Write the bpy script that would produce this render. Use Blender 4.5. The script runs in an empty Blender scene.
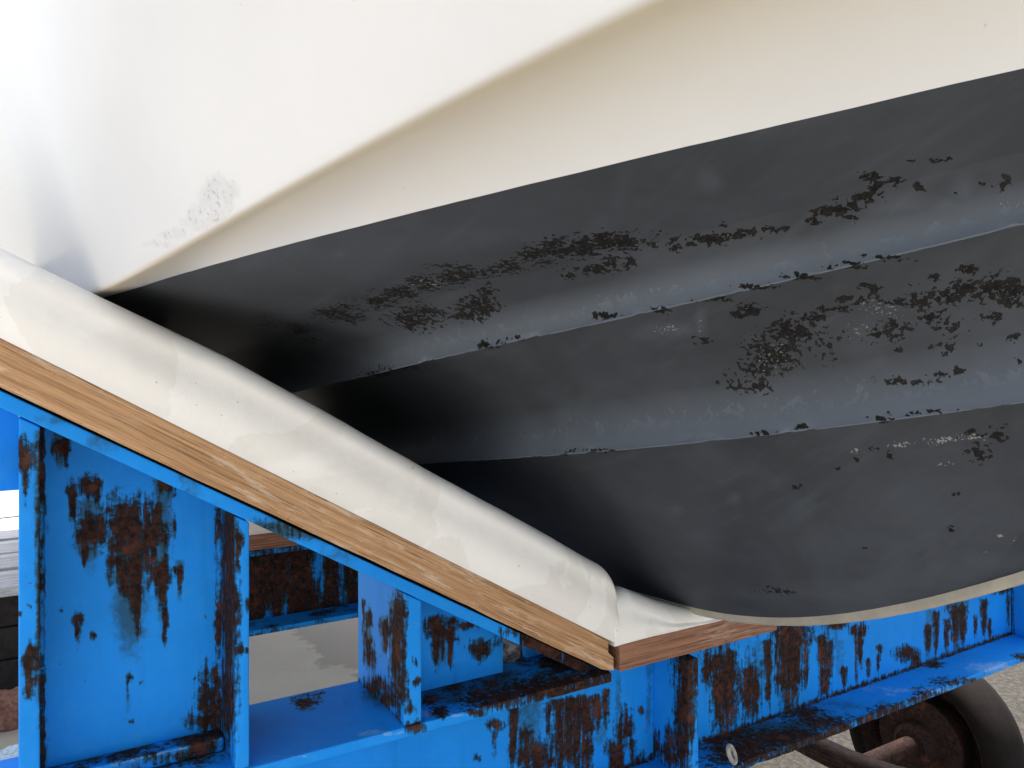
import bpy, math, random
import numpy as np
from mathutils import Vector

random.seed(7); rng = np.random.default_rng(7)
scene = bpy.context.scene
COL = scene.collection

# ------------------------------------------------------------------ survey
# x runs along the cradle frame, y away from its front face, z up; ground at 0.
H = 1.5                                   # eye height
FPX = 786.0
HZ = 360.0
PX_, PY_ = .8536, .5209                   # frame direction seen from the camera
CX, CY = -1.0729, -1.0777                 # camera position

def proj(p):
    p = np.asarray(p, float)
    dx = p[..., 0] - CX; dy = p[..., 1] - CY
    dep = PY_*dx + PX_*dy
    rt = PX_*dx - PY_*dy
    dep = np.where(np.abs(dep) < .05, .05, dep)
    return 512 + FPX*rt/dep, HZ - FPX*(p[..., 2]-H)/dep

def on_plane(px, py, y):
    """survey reading -> x, z on the vertical plane y"""
    r = (px-512)/FPX; dy = y-CY
    dx = dy*(PY_+PX_*r)/(PX_-PY_*r)
    dep = PY_*dx+PX_*dy
    return CX+dx, H+(HZ-py)/FPX*dep

def X(px, y=0.): return on_plane(px, 0, y)[0]

# ------------------------------------------------------------------ noise
def _h(ix, iy, iz, seed):
    n = (ix.astype(np.int64)*374761393 + iy.astype(np.int64)*668265263 + iz.astype(np.int64)*2147483647 + seed*974711) & 0xffffffff
    n = ((n ^ (n >> 13))*1274126177) & 0xffffffff
    n = (n ^ (n >> 16)) & 0xffff
    return n/65535.0

def vnoise(p, seed=0):
    p = np.asarray(p, float); i = np.floor(p).astype(np.int64); f = p-i
    f = f*f*(3-2*f); out = 0
    for a in (0, 1):
        for b in (0, 1):
            for c in (0, 1):
                w = (f[..., 0] if a else 1-f[..., 0])*(f[..., 1] if b else 1-f[..., 1])*(f[..., 2] if c else 1-f[..., 2])
                out = out + w*_h(i[..., 0]+a, i[..., 1]+b, i[..., 2]+c, seed)
    return out

def fbm(p, freq, octv=4, seed=0):
    s = 0; a = .5; t = 0
    p = np.asarray(p, float)
    for o in range(octv):
        s = s + a*vnoise(p*freq*(2**o), seed+o*17); t += a; a *= .5
    return s/t

# ------------------------------------------------------------------ objects
def tag(o, label=None, cat=None, group=None, kind=None):
    if label: o["label"] = label
    if cat: o["category"] = cat
    if group: o["group"] = group
    if kind: o["kind"] = kind
    return o

def empty(name, loc):
    o = bpy.data.objects.new(name, None); o.location = loc
    o.empty_display_size = .1; COL.objects.link(o); return o

def root_loc(o):
    while o.parent: o = o.parent
    return np.array(o.location) if o.type == 'EMPTY' else np.array(o.location)

def mk(name, V, F, mat, parent=None, attr=None, smooth=True, loc=None, angle=None):
    """one mesh object from world coordinates; F is an (n,4) array or a list of lists"""
    V = np.asarray(V, float).reshape(-1, 3)
    if parent is not None: base = root_loc(parent)
    else:
        base = np.array(loc) if loc is not None else np.array([V[:, 0].mean(), V[:, 1].mean(), V[:, 2].min()])
    me = bpy.data.meshes.new(name)
    W = (V-base).astype(np.float32)
    if isinstance(F, np.ndarray) and F.ndim == 2:
        F = F.astype(np.int32); n, k = F.shape
        me.vertices.add(len(W)); me.vertices.foreach_set("co", W.ravel())
        me.loops.add(n*k); me.loops.foreach_set("vertex_index", F.ravel())
        me.polygons.add(n); me.polygons.foreach_set("loop_start", np.arange(0, n*k, k, dtype=np.int32))
        me.update(calc_edges=True)
    else:
        me.from_pydata([tuple(v) for v in W], [], [tuple(f) for f in F])
    me.validate(); me.update()
    if smooth: me.polygons.foreach_set("use_smooth", np.ones(len(me.polygons), bool))
    if angle and smooth: me.set_sharp_from_angle(angle=math.radians(angle))
    if attr is not None:
        a = me.color_attributes.new("wear_and_light", 'FLOAT_COLOR', 'POINT')
        c = np.zeros((len(V), 4), np.float32); c[:, 3] = 1
        for i, ch in enumerate(attr): c[:, i] = np.clip(ch, 0, 1)
        a.data.foreach_set("color", c.ravel())
    me.materials.append(mat)
    o = bpy.data.objects.new(name, me); COL.objects.link(o)
    if parent is not None:
        o.parent = parent
    else:
        o.location = base
    return o

def grid_faces(n, m, wrap=False, off=0, flip=False):
    i, j = np.meshgrid(np.arange(n-1), np.arange(m if wrap else m-1), indexing='ij')
    j2 = (j+1) % m
    f = np.stack([i*m+j, (i+1)*m+j, (i+1)*m+j2, i*m+j2], -1).reshape(-1, 4)+off
    return f[:, ::-1].copy() if flip else f

class MB:
    """collects quads of several shapes for ONE mesh"""
    def __init__(s): s.V = []; s.F = []; s.n = 0
    def add(s, V, F):
        V = np.asarray(V, float).reshape(-1, 3); s.V.append(V); s.F.append(np.asarray(F)+s.n); s.n += len(V); return s
    def out(s): return np.concatenate(s.V), np.concatenate(s.F)

def axis_pts(a, b, res, r):
    L = b-a
    r = min(r, L*.45)
    n = max(1, int(math.ceil((L-2*r)/res)))
    return np.concatenate([[a, a+r*.3, a+r*.65], np.linspace(a+r, b-r, n+1), [b-r*.65, b-r*.3, b]])

def rbox(x0, x1, y0, y1, z0, z1, res=.01, r=.002):
    """box with rounded edges and a fine grid on its faces"""
    ax = [axis_pts(x0, x1, res, r), axis_pts(y0, y1, res, r), axis_pts(z0, z1, res, r)]
    lo = np.array([x0, y0, z0]); hi = np.array([x1, y1, z1])
    mb = MB()
    for d in range(3):
        u, v = (d+1) % 3, (d+2) % 3
        for side in (0, 1):
            A, B = np.meshgrid(ax[u], ax[v], indexing='ij')
            P = np.zeros(A.shape+(3,)); P[..., u] = A; P[..., v] = B; P[..., d] = hi[d] if side else lo[d]
            mb.add(P, grid_faces(*A.shape, flip=(side == 0)))
    V, F = mb.out()
    rr = np.minimum(r, (hi-lo)*.45)
    c = np.clip(V, lo+rr, hi-rr); q = V-c
    nn = np.linalg.norm(q/rr, axis=1, keepdims=True); nn[nn == 0] = 1
    V = c + q/nn
    # weld
    key = np.round(V*2e5).astype(np.int64)
    _, first, inv = np.unique(key, axis=0, return_index=True, return_inverse=True)
    inv = inv.ravel()
    return V[first], inv[F]

def tube(path, rad, n=12, closed=False):
    path = np.asarray(path, float); m = len(path)
    T = np.gradient(path, axis=0)
    if closed: T = np.roll(path, -1, 0)-np.roll(path, 1, 0)
    T /= np.linalg.norm(T, axis=1, keepdims=True)
    up = np.array([0, 0, 1.]) if abs(T[0, 2]) < .9 else np.array([1., 0, 0])
    ring = []
    rad = np.broadcast_to(rad, (m,))
    for i in range(m):
        a = np.cross(up, T[i]); a /= np.linalg.norm(a); b = np.cross(T[i], a); up = b if True else up
        th = np.linspace(0, 2*np.pi, n, endpoint=False)
        ring.append(path[i]+rad[i]*(np.cos(th)[:, None]*a+np.sin(th)[:, None]*b))
    V = np.array(ring)
    F = grid_faces(m, n, wrap=True)
    if closed:
        j = np.arange(n); j2 = (j+1) % n
        F = np.concatenate([F, np.stack([(m-1)*n+j, j, j2, (m-1)*n+j2], -1)])
        return V.reshape(-1, 3), F
    V = V.reshape(-1, 3)
    # end caps as collapsed quads rings
    c0, c1 = path[0], path[-1]; k = len(V)
    V = np.concatenate([V, [c0], [c1]])
    j = np.arange(0, n, 2)
    F = np.concatenate([F, np.stack([np.full_like(j, k), j, (j+1) % n, (j+2) % n], -1)[:, ::-1],
                        np.stack([np.full_like(j, k+1), (m-1)*n+j, (m-1)*n+(j+1) % n, (m-1)*n+(j+2) % n], -1)])
    return V, F

def lathe_x(profile, cx, cy, cz, n=64):
    """profile of (offset along x, radius) turned about a line parallel to x"""
    p = np.asarray(profile, float); th = np.linspace(0, 2*np.pi, n, endpoint=False)
    V = np.stack([np.broadcast_to(cx+p[:, :1], (len(p), n)), cy+p[:, 1:]*np.cos(th), cz+p[:, 1:]*np.sin(th)], -1)
    return V.reshape(-1, 3), grid_faces(len(p), n, wrap=True)

# ------------------------------------------------------------------ materials
class NT:
    def __init__(s, name):
        s.m = bpy.data.materials.new(name); s.m.use_nodes = True
        s.t = s.m.node_tree; s.t.nodes.clear()
        s.out = s.n('ShaderNodeOutputMaterial'); s.b = s.n('ShaderNodeBsdfPrincipled')
        s.t.links.new(s.b.outputs[0], s.out.inputs[0])
        s.co = s.n('ShaderNodeTexCoord').outputs['Object']
    def n(s, k, **kw):
        x = s.t.nodes.new(k)
        for a, v in kw.items(): setattr(x, a, v)
        return x
    def l(s, a, sock):
        if hasattr(a, 'is_output') or isinstance(a, bpy.types.NodeSocket): s.t.links.new(a, sock)
        else: sock.default_value = a
    def noise(s, scale, detail=5, rough=.6, co=None, dist=0., stretch=None):
        x = s.n('ShaderNodeTexNoise'); x.inputs['Scale'].default_value = scale; x.inputs['Detail'].default_value = detail
        x.inputs['Roughness'].default_value = rough; x.inputs['Distortion'].default_value = dist
        c = co or s.co
        if stretch:
            mp = s.n('ShaderNodeMapping'); mp.inputs['Scale'].default_value = stretch; s.l(c, mp.inputs['Vector']); c = mp.outputs[0]
        s.l(c, x.inputs['Vector']); return x.outputs['Fac']
    def math(s, op, a, b=0., c=0., clamp=False):
        x = s.n('ShaderNodeMath', operation=op, use_clamp=clamp)
        s.l(a, x.inputs[0]); s.l(b, x.inputs[1])
        if len(x.inputs) > 2: s.l(c, x.inputs[2])
        return x.outputs[0]
    def step(s, v, lo, hi, a=0., b=1.):
        x = s.n('ShaderNodeMapRange', interpolation_type='SMOOTHSTEP')
        s.l(v, x.inputs[0])
        for i, q in enumerate((lo, hi, a, b)): x.inputs[i+1].default_value = q
        return x.outputs[0]
    def mix(s, f, a, b, blend='MIX'):
        x = s.n('ShaderNodeMix', data_type='RGBA', blend_type=blend)
        s.l(f, x.inputs[0])
        for v, k in ((a, 6), (b, 7)):
            if isinstance(v, tuple): v = v+(1,) if len(v) == 3 else v
            s.l(v, x.inputs[k])
        return x.outputs[2]
    def attr(s):
        a = s.n('ShaderNodeVertexColor'); a.layer_name = "wear_and_light"
        q = s.n('ShaderNodeSeparateColor'); s.l(a.outputs[0], q.inputs[0]); return q.outputs
    def bump(s, h, strength=.3, dist=.002, prev=None):
        x = s.n('ShaderNodeBump'); x.inputs['Strength'].default_value = strength; x.inputs['Distance'].default_value = dist
        s.l(h, x.inputs['Height'])
        if prev: s.l(prev, x.inputs['Normal'])
        return x.outputs[0]
    def done(s, col, rough, normal=None, spec=.5, metal=0.):
        if isinstance(col, tuple) and len(col) == 3: col = col+(1,)
        s.l(col, s.b.inputs['Base Color']); s.l(rough, s.b.inputs['Roughness'])
        s.b.inputs['Specular IOR Level'].default_value = .5 if spec is None else spec; s.b.inputs['Metallic'].default_value = metal
        if normal: s.l(normal, s.b.inputs['Normal'])
        return s.m

def rust_colour(t):
    n1 = t.noise(90, 6, .7); n2 = t.noise(28, 4, .6)
    c = t.mix(t.step(n1, .35, .7), (.013, .008, .007), (.066, .028, .019))
    n3 = t.noise(1, 4, .6, stretch=(60, 60, 14))
    c = t.mix(t.math('MULTIPLY', t.step(n3, .5, .68), .7), c, (.012, .015, .014))
    c = t.mix(t.math('MULTIPLY', t.step(n2, .52, .70), .7), c, (.13, .046, .026))
    return c, n1

def m_blue(name, base=(.008, .235, .72), extra=0.):
    t = NT(name); R, G, B = t.attr()[:3]
    big = t.noise(6, 4, .6); fine = t.noise(260, 3, .6); mid = t.noise(45, 5, .65)
    edge = t.noise(75, 6, .72, dist=.4)
    c = t.mix(t.step(big, .3, .7), base, tuple(min(.9, v*1.14+.001) for v in base))
    c = t.mix(t.math('MULTIPLY', t.step(mid, .45, .75), .4), c, (.03, .30, .78))
    streak = t.noise(1, 4, .6, stretch=(55, 55, 5))
    c = t.mix(t.math('MULTIPLY', t.step(streak, .5, .78), .22), c, (.004, .12, .40))
    # stains: dark green-grey run-off
    st = t.step(t.math('ADD', G, t.math('MULTIPLY', t.math('SUBTRACT', edge, .5), .9)), .25, .75)
    st = t.math('MULTIPLY', st, t.step(G, .03, .25))
    c = t.mix(t.math('MULTIPLY', st, .8), c, (.018, .055, .06))
    # chalky scuffs
    sc = t.math('MULTIPLY', t.step(t.math('ADD', B, t.math('MULTIPLY', t.math('SUBTRACT', edge, .5), 1.1)), .35, .6), t.step(B, .03, .2))
    c = t.mix(t.math('MULTIPLY', sc, .65), c, (.22, .42, .72))
    # random specks of rust
    spk = t.noise(120, 2, .5); spm = t.noise(11, 3, .6)
    sp = t.math('MULTIPLY', t.step(spk, .715, .75), t.step(spm, .46, .6))
    vs = t.noise(1, 4, .65, stretch=(150, 150, 16))
    rv = t.math('ADD', t.math('MULTIPLY', R, .9), t.math('ADD', t.math('MULTIPLY', t.math('SUBTRACT', edge, .5), 1.9), t.math('MULTIPLY', t.math('SUBTRACT', vs, .5), 2.0)))
    rf = t.math('MULTIPLY', t.step(rv, .48, .72), t.step(R, .04, .2))
    halo = t.math('MULTIPLY', t.step(rv, .12, .50), t.step(R, .02, .2))
    c = t.mix(t.math('MULTIPLY', halo, .82), c, (.013, .036, .036))
    rc, rn = rust_colour(t)
    c = t.mix(t.math('MAXIMUM', rf, t.math('MULTIPLY', sp, .85)), c, rc)
    rough = t.math('ADD', t.math('MULTIPLY', rf, .4), t.math('ADD', .42, t.math('MULTIPLY', mid, .16)))
    nb = t.bump(t.math('ADD', t.math('MULTIPLY', fine, .3), mid), .22, .0012)
    nb = t.bump(t.math('MULTIPLY', rf, t.math('ADD', .35, rn)), .7, .0022, nb)
    return t.done(c, rough, nb, .12)

def m_rust(name):
    t = NT(name); rc, rn = rust_colour(t); n = t.noise(14, 5, .65)
    c = t.mix(t.math('MULTIPLY', t.step(n, .5, .7), .6), rc, (.03, .02, .018))
    return t.done(c, .85, t.bump(rn, .6, .003), .25)

def m_gelcoat():
    t = NT('white gelcoat'); R, G, B = t.attr()[:3]
    n = t.noise(3, 4, .6); f = t.noise(500, 2, .5); e = t.noise(60, 6, .75, dist=.5)
    c = t.mix(t.step(n, .35, .7), (.615, .628, .652), (.585, .597, .62))
    # aged cream band under the chine, with the crease's shade in its colour
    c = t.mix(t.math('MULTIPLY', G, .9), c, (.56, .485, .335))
    run = t.noise(1, 4, .6, stretch=(30, 30, 2.5))
    c = t.mix(t.math('MULTIPLY', t.step(run, .55, .8), .10), c, (.52, .49, .44))
    # chalky scuff
    v = t.math('ADD', R, t.math('MULTIPLY', t.math('SUBTRACT', e, .5), 1.2))
    sf = t.math('MULTIPLY', t.math('MULTIPLY', t.step(v, .34, .70), t.step(R, .03, .2)), .62)
    lump = t.noise(95, 4, .7)
    c = t.mix(t.math('MULTIPLY', sf, t.step(lump, .35, .65, .25, .75)), c, (.46, .46, .475))
    pit = t.math('MULTIPLY', t.step(t.noise(170, 4, .7), .57, .62), sf)
    c = t.mix(t.math('MULTIPLY', pit, .75), c, (.25, .25, .27))
    sp = t.math('MULTIPLY', t.step(t.noise(140, 1, .4), .83, .845), .4)
    c = t.mix(sp, c, (.3, .28, .26))
    nb = t.bump(t.math('MULTIPLY', sf, t.noise(160, 5, .7)), .55, .002)
    nb = t.bump(t.noise(5, 2, .5), .15, .01, nb)
    return t.done(c, t.math('ADD', .3, t.math('MULTIPLY', sf, .5)), nb, .5)

def m_antifoul():
    t = NT('dark antifouling paint'); R, G, B = t.attr()[:3]
    n = t.noise(5, 5, .62, dist=.3); f = t.noise(300, 3, .6); e = t.noise(165, 3, .55); e2 = t.noise(45, 4, .6, dist=.6)
    c = t.mix(t.step(n, .3, .72), (.043, .048, .056), (.060, .068, .082))
    wash = t.noise(1, 5, .6, stretch=(40, 6, 5))
    c = t.mix(t.math('MULTIPLY', t.step(wash, .5, .8), .16), c, (.125, .145, .175))
    cl = t.noise(16, 5, .7)
    c = t.mix(t.math('MULTIPLY', t.step(cl, .55, .75), .3), c, (.085, .080, .076))
    # pale rubbed places, and the skylight painted on the rail faces
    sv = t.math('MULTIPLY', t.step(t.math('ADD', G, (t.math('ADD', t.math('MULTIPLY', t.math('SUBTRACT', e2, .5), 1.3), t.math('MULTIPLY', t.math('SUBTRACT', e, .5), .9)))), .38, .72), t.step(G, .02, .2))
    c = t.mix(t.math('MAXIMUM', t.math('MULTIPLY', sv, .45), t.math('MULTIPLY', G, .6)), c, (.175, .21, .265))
    # flaked paint
    v = t.math('ADD', R, t.math('ADD', t.math('MULTIPLY', t.math('SUBTRACT', e, .5), 2.7), t.math('MULTIPLY', t.math('SUBTRACT', e2, .5), 1.1)))
    ch = t.math('MULTIPLY', t.step(v, .63, .68), t.step(R, .05, .2))
    rim = t.math('SUBTRACT', t.math('MULTIPLY', t.step(v, .56, .61), t.step(R, .05, .2)), ch)
    c = t.mix(t.math('MULTIPLY', rim, .3), c, (.10, .10, .11))
    c = t.mix(ch, c, t.mix(t.step(e, .4, .7), (.008, .008, .008), (.020, .0195, .019)))
    w = t.math('MULTIPLY', ch, t.step(t.noise(330, 3, .7), .66, .69))
    c = t.mix(t.math('MULTIPLY', w, t.step(R, .55, .95)), c, (.24, .22, .2))
    # bare white scrapes
    wv = t.math('MULTIPLY', t.step(t.math('ADD', B, t.math('MULTIPLY', t.math('SUBTRACT', t.noise(260, 3, .65), .5), 3.4)), .86, .96), t.step(B, .05, .3))
    c = t.mix(t.math('MULTIPLY', wv, .8), c, (.28, .28, .28))
    rough = t.math('ADD', .46, t.math('MULTIPLY', n, .12))

    nb = t.bump(t.math('ADD', t.math('MULTIPLY', f, .35), t.math('MULTIPLY', cl, .6)), .25, .0015)
    nb = t.bump(t.math('SUBTRACT', 1., ch), .8, .0012, nb)
    return t.done(c, rough, nb, .08)

def m_pad():
    t = NT('white padding cover'); R, G, B = t.attr()[:3]
    n = t.noise(8, 5, .6); f = t.noise(420, 2, .5); e = t.noise(40, 5, .7)
    c = t.mix(t.step(n, .35, .7), (.87, .86, .835), (.84, .825, .795))
    dirt = t.step(t.noise(19, 6, .72), .54, .75)
    c = t.mix(t.math('MULTIPLY', dirt, .16), c, (.50, .46, .40))
    bl = t.noise(4.2, 5, .55, dist=.6)
    c = t.mix(t.math('MULTIPLY', t.math('SUBTRACT', t.step(bl, .50, .515), t.step(bl, .58, .66)), .22), c, (.60, .565, .50))
    sp = t.step(t.noise(105, 2, .5), .74, .78)
    c = t.mix(t.math('MULTIPLY', sp, .5), c, (.35, .31, .27))
    c = t.mix(t.math('MULTIPLY', t.math('MULTIPLY', R, t.step(e, .3, .65)), .55), c, (.50, .44, .34))
    c = t.mix(t.math('MULTIPLY', G, .6), c, (.42, .38, .33))
    nb = t.bump(t.math('ADD', t.math('MULTIPLY', f, .25), t.noise(30, 4, .6)), .25, .003)
    return t.done(c, .62, nb, .3)

def m_wood(name, light, dark, grey, s=1., tilt=0.):
    t = NT(name)
    ro = t.n('ShaderNodeMapping'); ro.inputs['Rotation'].default_value = (0, tilt, 0); t.l(t.co, ro.inputs['Vector']); t.co = ro.outputs[0]
    g = t.noise(1, 6, .65, stretch=(2.2*s, 60*s, 170*s), dist=.25)
    g2 = t.noise(1, 4, .7, stretch=(7, 160, 380))
    pl = t.n('ShaderNodeTexWave', wave_type='BANDS', bands_direction='Z', wave_profile='SAW')
    mp = t.n('ShaderNodeMapping'); mp.inputs['Scale'].default_value = (.35, 1.0, 1.6)
    t.l(t.co, mp.inputs['Vector']); t.l(mp.outputs[0], pl.inputs['Vector'])
    pl.inputs['Scale'].default_value = 14; pl.inputs['Distortion'].default_value = 6; pl.inputs['Detail'].default_value = 3; pl.inputs['Detail Scale'].default_value = 1.2
    c = t.mix(t.step(g, .3, .7), dark, light)
    c = t.mix(t.math('MULTIPLY', t.step(pl.outputs['Fac'], .55, .95), .16), c, tuple(v*.55 for v in dark))
    c = t.mix(t.math('MULTIPLY', t.step(g2, .50, .66), .8), c, tuple(v*.42 for v in dark))
    wz = t.noise(1, 6, .75, stretch=(12, 90, 95)); area = t.noise(7, 3, .6)
    c = t.mix(t.math('MULTIPLY', t.math('MULTIPLY', t.step(wz, .52, .62), t.step(area, .40, .6)), .55), c, grey)
    knot = t.n('ShaderNodeTexVoronoi'); mk_ = t.n('ShaderNodeMapping'); mk_.inputs['Scale'].default_value = (4.2, 5, 12); t.l(t.co, mk_.inputs['Vector']); t.l(mk_.outputs[0], knot.inputs['Vector']); knot.inputs['Scale'].default_value = 1.
    c = t.mix(t.math('MULTIPLY', t.step(knot.outputs['Distance'], .10, .04), .7), c, (.06, .036, .024))
    dk = t.noise(60, 5, .7)
    c = t.mix(t.math('MULTIPLY', t.step(dk, .6, .75), .5), c, tuple(v*.35 for v in dark))
    nb = t.bump(t.math('ADD', g, g2), .65, .0028)
    return t.done(c, .78, nb, .25)

def m_plain(name, col, rough=.6, var=.25, scale=30, bump=.3, spec=.4):
    t = NT(name); n = t.noise(scale, 5, .65); n2 = t.noise(scale*5, 4, .6)
    c = t.mix(t.step(n, .3, .7), tuple(v*(1-var) for v in col), tuple(min(.9, v*(1+var)) for v in col))
    return t.done(c, rough, t.bump(t.math('ADD', n, t.math('MULTIPLY', n2, .5)), bump, .002), spec)

def m_ground():
    t = NT('dusty concrete'); n = t.noise(1.1, 6, .6); n2 = t.noise(9, 6, .68); f = t.noise(190, 4, .7)
    c = t.mix(t.step(n, .35, .65), (.39, .362, .312), (.33, .305, .258))
    c = t.mix(t.math('MULTIPLY', t.step(n2, .5, .75), .4), c, (.30, .265, .22))
    c = t.mix(t.math('MULTIPLY', t.step(f, .55, .75), .35), c, (.24, .21, .18))
    # rubble on the port side, its colour darkened in place of shade
    sx = t.n('ShaderNodeSeparateXYZ'); t.l(t.co, sx.inputs[0])
    so = t.step(t.math('ADD', sx.outputs[0], t.math('MULTIPLY', t.math('SUBTRACT', t.noise(2.5, 5, .65), .5), 1.2)), .80, 1.0)
    so = t.math('MULTIPLY', so, t.step(t.math('ADD', sx.outputs[0], t.math('MULTIPLY', n2, 1.)), 7.0, 5.5))
    gr = t.noise(45, 5, .75)
    c = t.mix(so, c, t.mix(t.step(gr, .4, .65), (.024, .021, .017), (.058, .051, .040)))
    # dark, less rough patch with an irregular outline on the slab
    d = t.n('ShaderNodeVectorMath', operation='DISTANCE'); mp = t.n('ShaderNodeMapping')
    mp.inputs['Location'].default_value = (-PATCH_XY[0]*.72, -PATCH_XY[1]*.55, 0); mp.inputs['Scale'].default_value = (.72, .55, 0)
    t.l(t.co, mp.inputs['Vector']); t.l(mp.outputs[0], d.inputs[0]); d.inputs[1].default_value = (0, 0, 0)
    w = t.step(t.math('ADD', d.outputs['Value'], t.math('MULTIPLY', t.math('SUBTRACT', t.noise(3.2, 6, .65), .5), .55)), .66, .62)
    c = t.mix(t.math('MULTIPLY', w, .72), c, (.135, .115, .095))
    return t.done(c, t.math('SUBTRACT', .9, t.math('MULTIPLY', w, .25)), t.bump(t.math('ADD', f, n2), .35, .004), .3)

PATCH_XY = (1.05, 3.0)
BLUE = m_blue('worn blue paint'); RUST = m_rust('brown rust'); GEL = m_gelcoat(); ANTI = m_antifoul(); PAD = m_pad()
WOOD = m_wood('tan weathered timber', (.60, .365, .195), (.37, .20, .098), (.70, .57, .44), tilt=-math.radians(30.1))
WOOD2 = m_wood('reddish weathered timber', (.36, .185, .115), (.20, .092, .055), (.44, .33, .26))
WOOD3 = m_wood('silvered timber', (.62, .64, .67), (.40, .40, .42), (.72, .75, .80))
KEELM = m_plain('bare keel laminate', (.38, .35, .285), .65, .12, 18)
TYRE = m_plain('tyre rubber', (.010, .0065, .0055), .9, spec=.2)
BRICK = m_plain('red stone', (.20, .10, .075), .9, .4, 60, .8)
ROPE = m_plain('pale rope', (.30, .29, .26), .9, .35, 120, .6)
RAG = m_plain('grey rag', (.15, .15, .16), .9, .95, 60, 1.)
SHEET = m_plain('pale blue sheet', (.42, .55, .68), .6, .3, 90, .6)
GLASSY = m_plain('dark deck hatch', (.03, .035, .04), .2)

# ------------------------------------------------------------------ wear maps
# marks surveyed on the object, each (u, v, half width, half height, strength) in the survey's own reading
def marks(P, blobs=(), drips=(), seed=0, soft=1.0):
    u, v = proj(P)
    wob = (fbm(P, 35, 3, seed)-.5)*9
    u2 = u+wob; v2 = v+(fbm(P, 28, 3, seed+5)-.5)*10
    r = np.zeros(len(P))
    for b in blobs:
        bu, bv, rx, ry = b[:4]; s = b[4] if len(b) > 4 else 1.
        d = np.sqrt(((u2-bu)/rx)**2+((v2-bv)/ry)**2)
        r = np.maximum(r, s*np.clip(1.25-.62*d, 0, 1)*(d < 2))
    for d_ in drips:
        du, v0, v1, w = d_[:4]; s = d_[4] if len(d_) > 4 else 1.
        lean = d_[5] if len(d_) > 5 else 0
        k = np.clip((v-v0)/(v1-v0), 0, 1)
        ww = w*(1-.55*k)
        d = np.abs(u+wob*.35-du-lean*k)/ww
        fade = np.clip((v-v0+3)/4, 0, 1)*np.clip((v1+4-v)/(.35*(v1-v0)+4), 0, 1)
        r = np.maximum(r, s*np.clip(1.3-.75*d, 0, 1)*fade)
    return r

def weld(P, planes, w=.012, s=.8, seed=3):
    """rust along seams: planes is a list of (axis, value)"""
    r = np.zeros(len(P)); n = fbm(P, 16, 4, seed)
    for a, v in planes:
        d = np.abs(P[:, a]-v)
        r = np.maximum(r, s*np.clip(1.2-d/(w*(.3+1.4*n)), 0, 1))
    return r

# ------------------------------------------------------------------ the setting
n = 121
gx = np.sinh(np.linspace(-6, 6, n))*.6
GX, GY = np.meshgrid(gx, gx+1.5, indexing='ij')
GP = np.stack([GX, GY, np.zeros_like(GX)], -1)
GP[..., 2] = (fbm(GP.reshape(-1, 3), .8, 4, 3).reshape(n, n)-.5)*.03*np.clip(1-np.hypot(GX, GY)/40, 0, 1)
tag(mk('ground', GP, grid_faces(n, n), m_ground(), loc=(0, 0, 0)), kind='structure')

# ------------------------------------------------------------------ frame levels
ZF = H-.545          # top of the cross beam's upper flange
ZB = H-.785          # top of its lower flange
TF = .016            # flange thickness
YW = .10             # web's front face
DEP = .20            # flange width
# slope of the starboard arm, from the timber's upper edge
xa, za = on_plane(0, 337, 0); xb, zb = on_plane(608, 639, 0)
SL = (zb-za)/(xb-xa)
def z_wt(x): return za+(x-xa)*SL          # upper face of the sloping timber
WT = .0575                                 # its vertical thickness
def z_fl(x): return z_wt(x)-WT-.004       # upper face of the arm's flange
FT = .0195

XL = -1.36
XEND = .215

trailer = empty('boat_trailer', (0, .8, 0))
tag(trailer, 'blue painted steel cradle trailer with heavy rust streaks on its beams, under the boat', 'boat trailer')

def steel(name, V, F, parent, rust=None, stain=None, scuff=None, mat=BLUE, angle=None):
    z = np.zeros(len(V))
    return mk(name, V, F, mat, parent, attr=(z if rust is None else rust, z if stain is None else stain, z if scuff is None else scuff), angle=angle)

# ---- front cross beam
V, F = rbox(XL, 1.45, YW, YW+.012, ZB-.002, ZF-TF+.002, .0042, .001)
bl = [(535, 757, 16, 16), (527, 735, 6, 8), (624, 726, 7, 13), (613, 750, 5, 9), (494, 725, 6, 5), (477, 760, 3, 3, .8), (640, 763, 8, 8, .8),
      (726, 690, 11, 36), (751, 690, 7, 25), (790, 634, 17, 8), (790, 660, 9, 45), (825, 665, 5, 28), (906, 655, 9, 6), (914, 660, 4, 8), (836, 625, 8, 3), (1003, 588, 10, 4),
      (858, 630, 6, 5), (957, 610, 7, 7), (880, 652, 3, 4), (708, 668, 5, 14), (640, 710, 2, 3), (655, 725, 2, 3)]
dr = [(513, 705, 775, 5), (548, 703, 745, 4, .8), (560, 700, 780, 9), (573, 698, 785, 12), (586, 696, 790, 9), (598, 695, 740, 4, .9), (606, 690, 730, 4), (620, 735, 790, 5), (494, 725, 757, 2.5, .8), (613, 755, 785, 4), (632, 740, 775, 3, .8),
      (718, 655, 732, 7), (730, 650, 728, 6), (748, 668, 722, 6), (756, 680, 722, 4, .9), (768, 640, 716, 4), (778, 632, 705, 4, .8), (785, 630, 712, 7), (797, 628, 704, 6), (806, 640, 695, 3, .9), (822, 636, 698, 5), (831, 640, 690, 3, .7), (860, 628, 668, 3.5), (856, 632, 690, 2.5, .6),
      (844, 668, 690, 3), (868, 660, 680, 2.5), (878, 655, 672, 2), (914, 655, 668, 3), (928, 625, 656, 4), (936, 612, 662, 3), (947, 620, 655, 3), (955, 605, 652, 5), (963, 605, 650, 4), (975, 615, 640, 2, .7), (984, 600, 640, 3.5), (990, 620, 640, 2), (1018, 588, 634, 5), (1008, 595, 632, 2, .7)]
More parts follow.
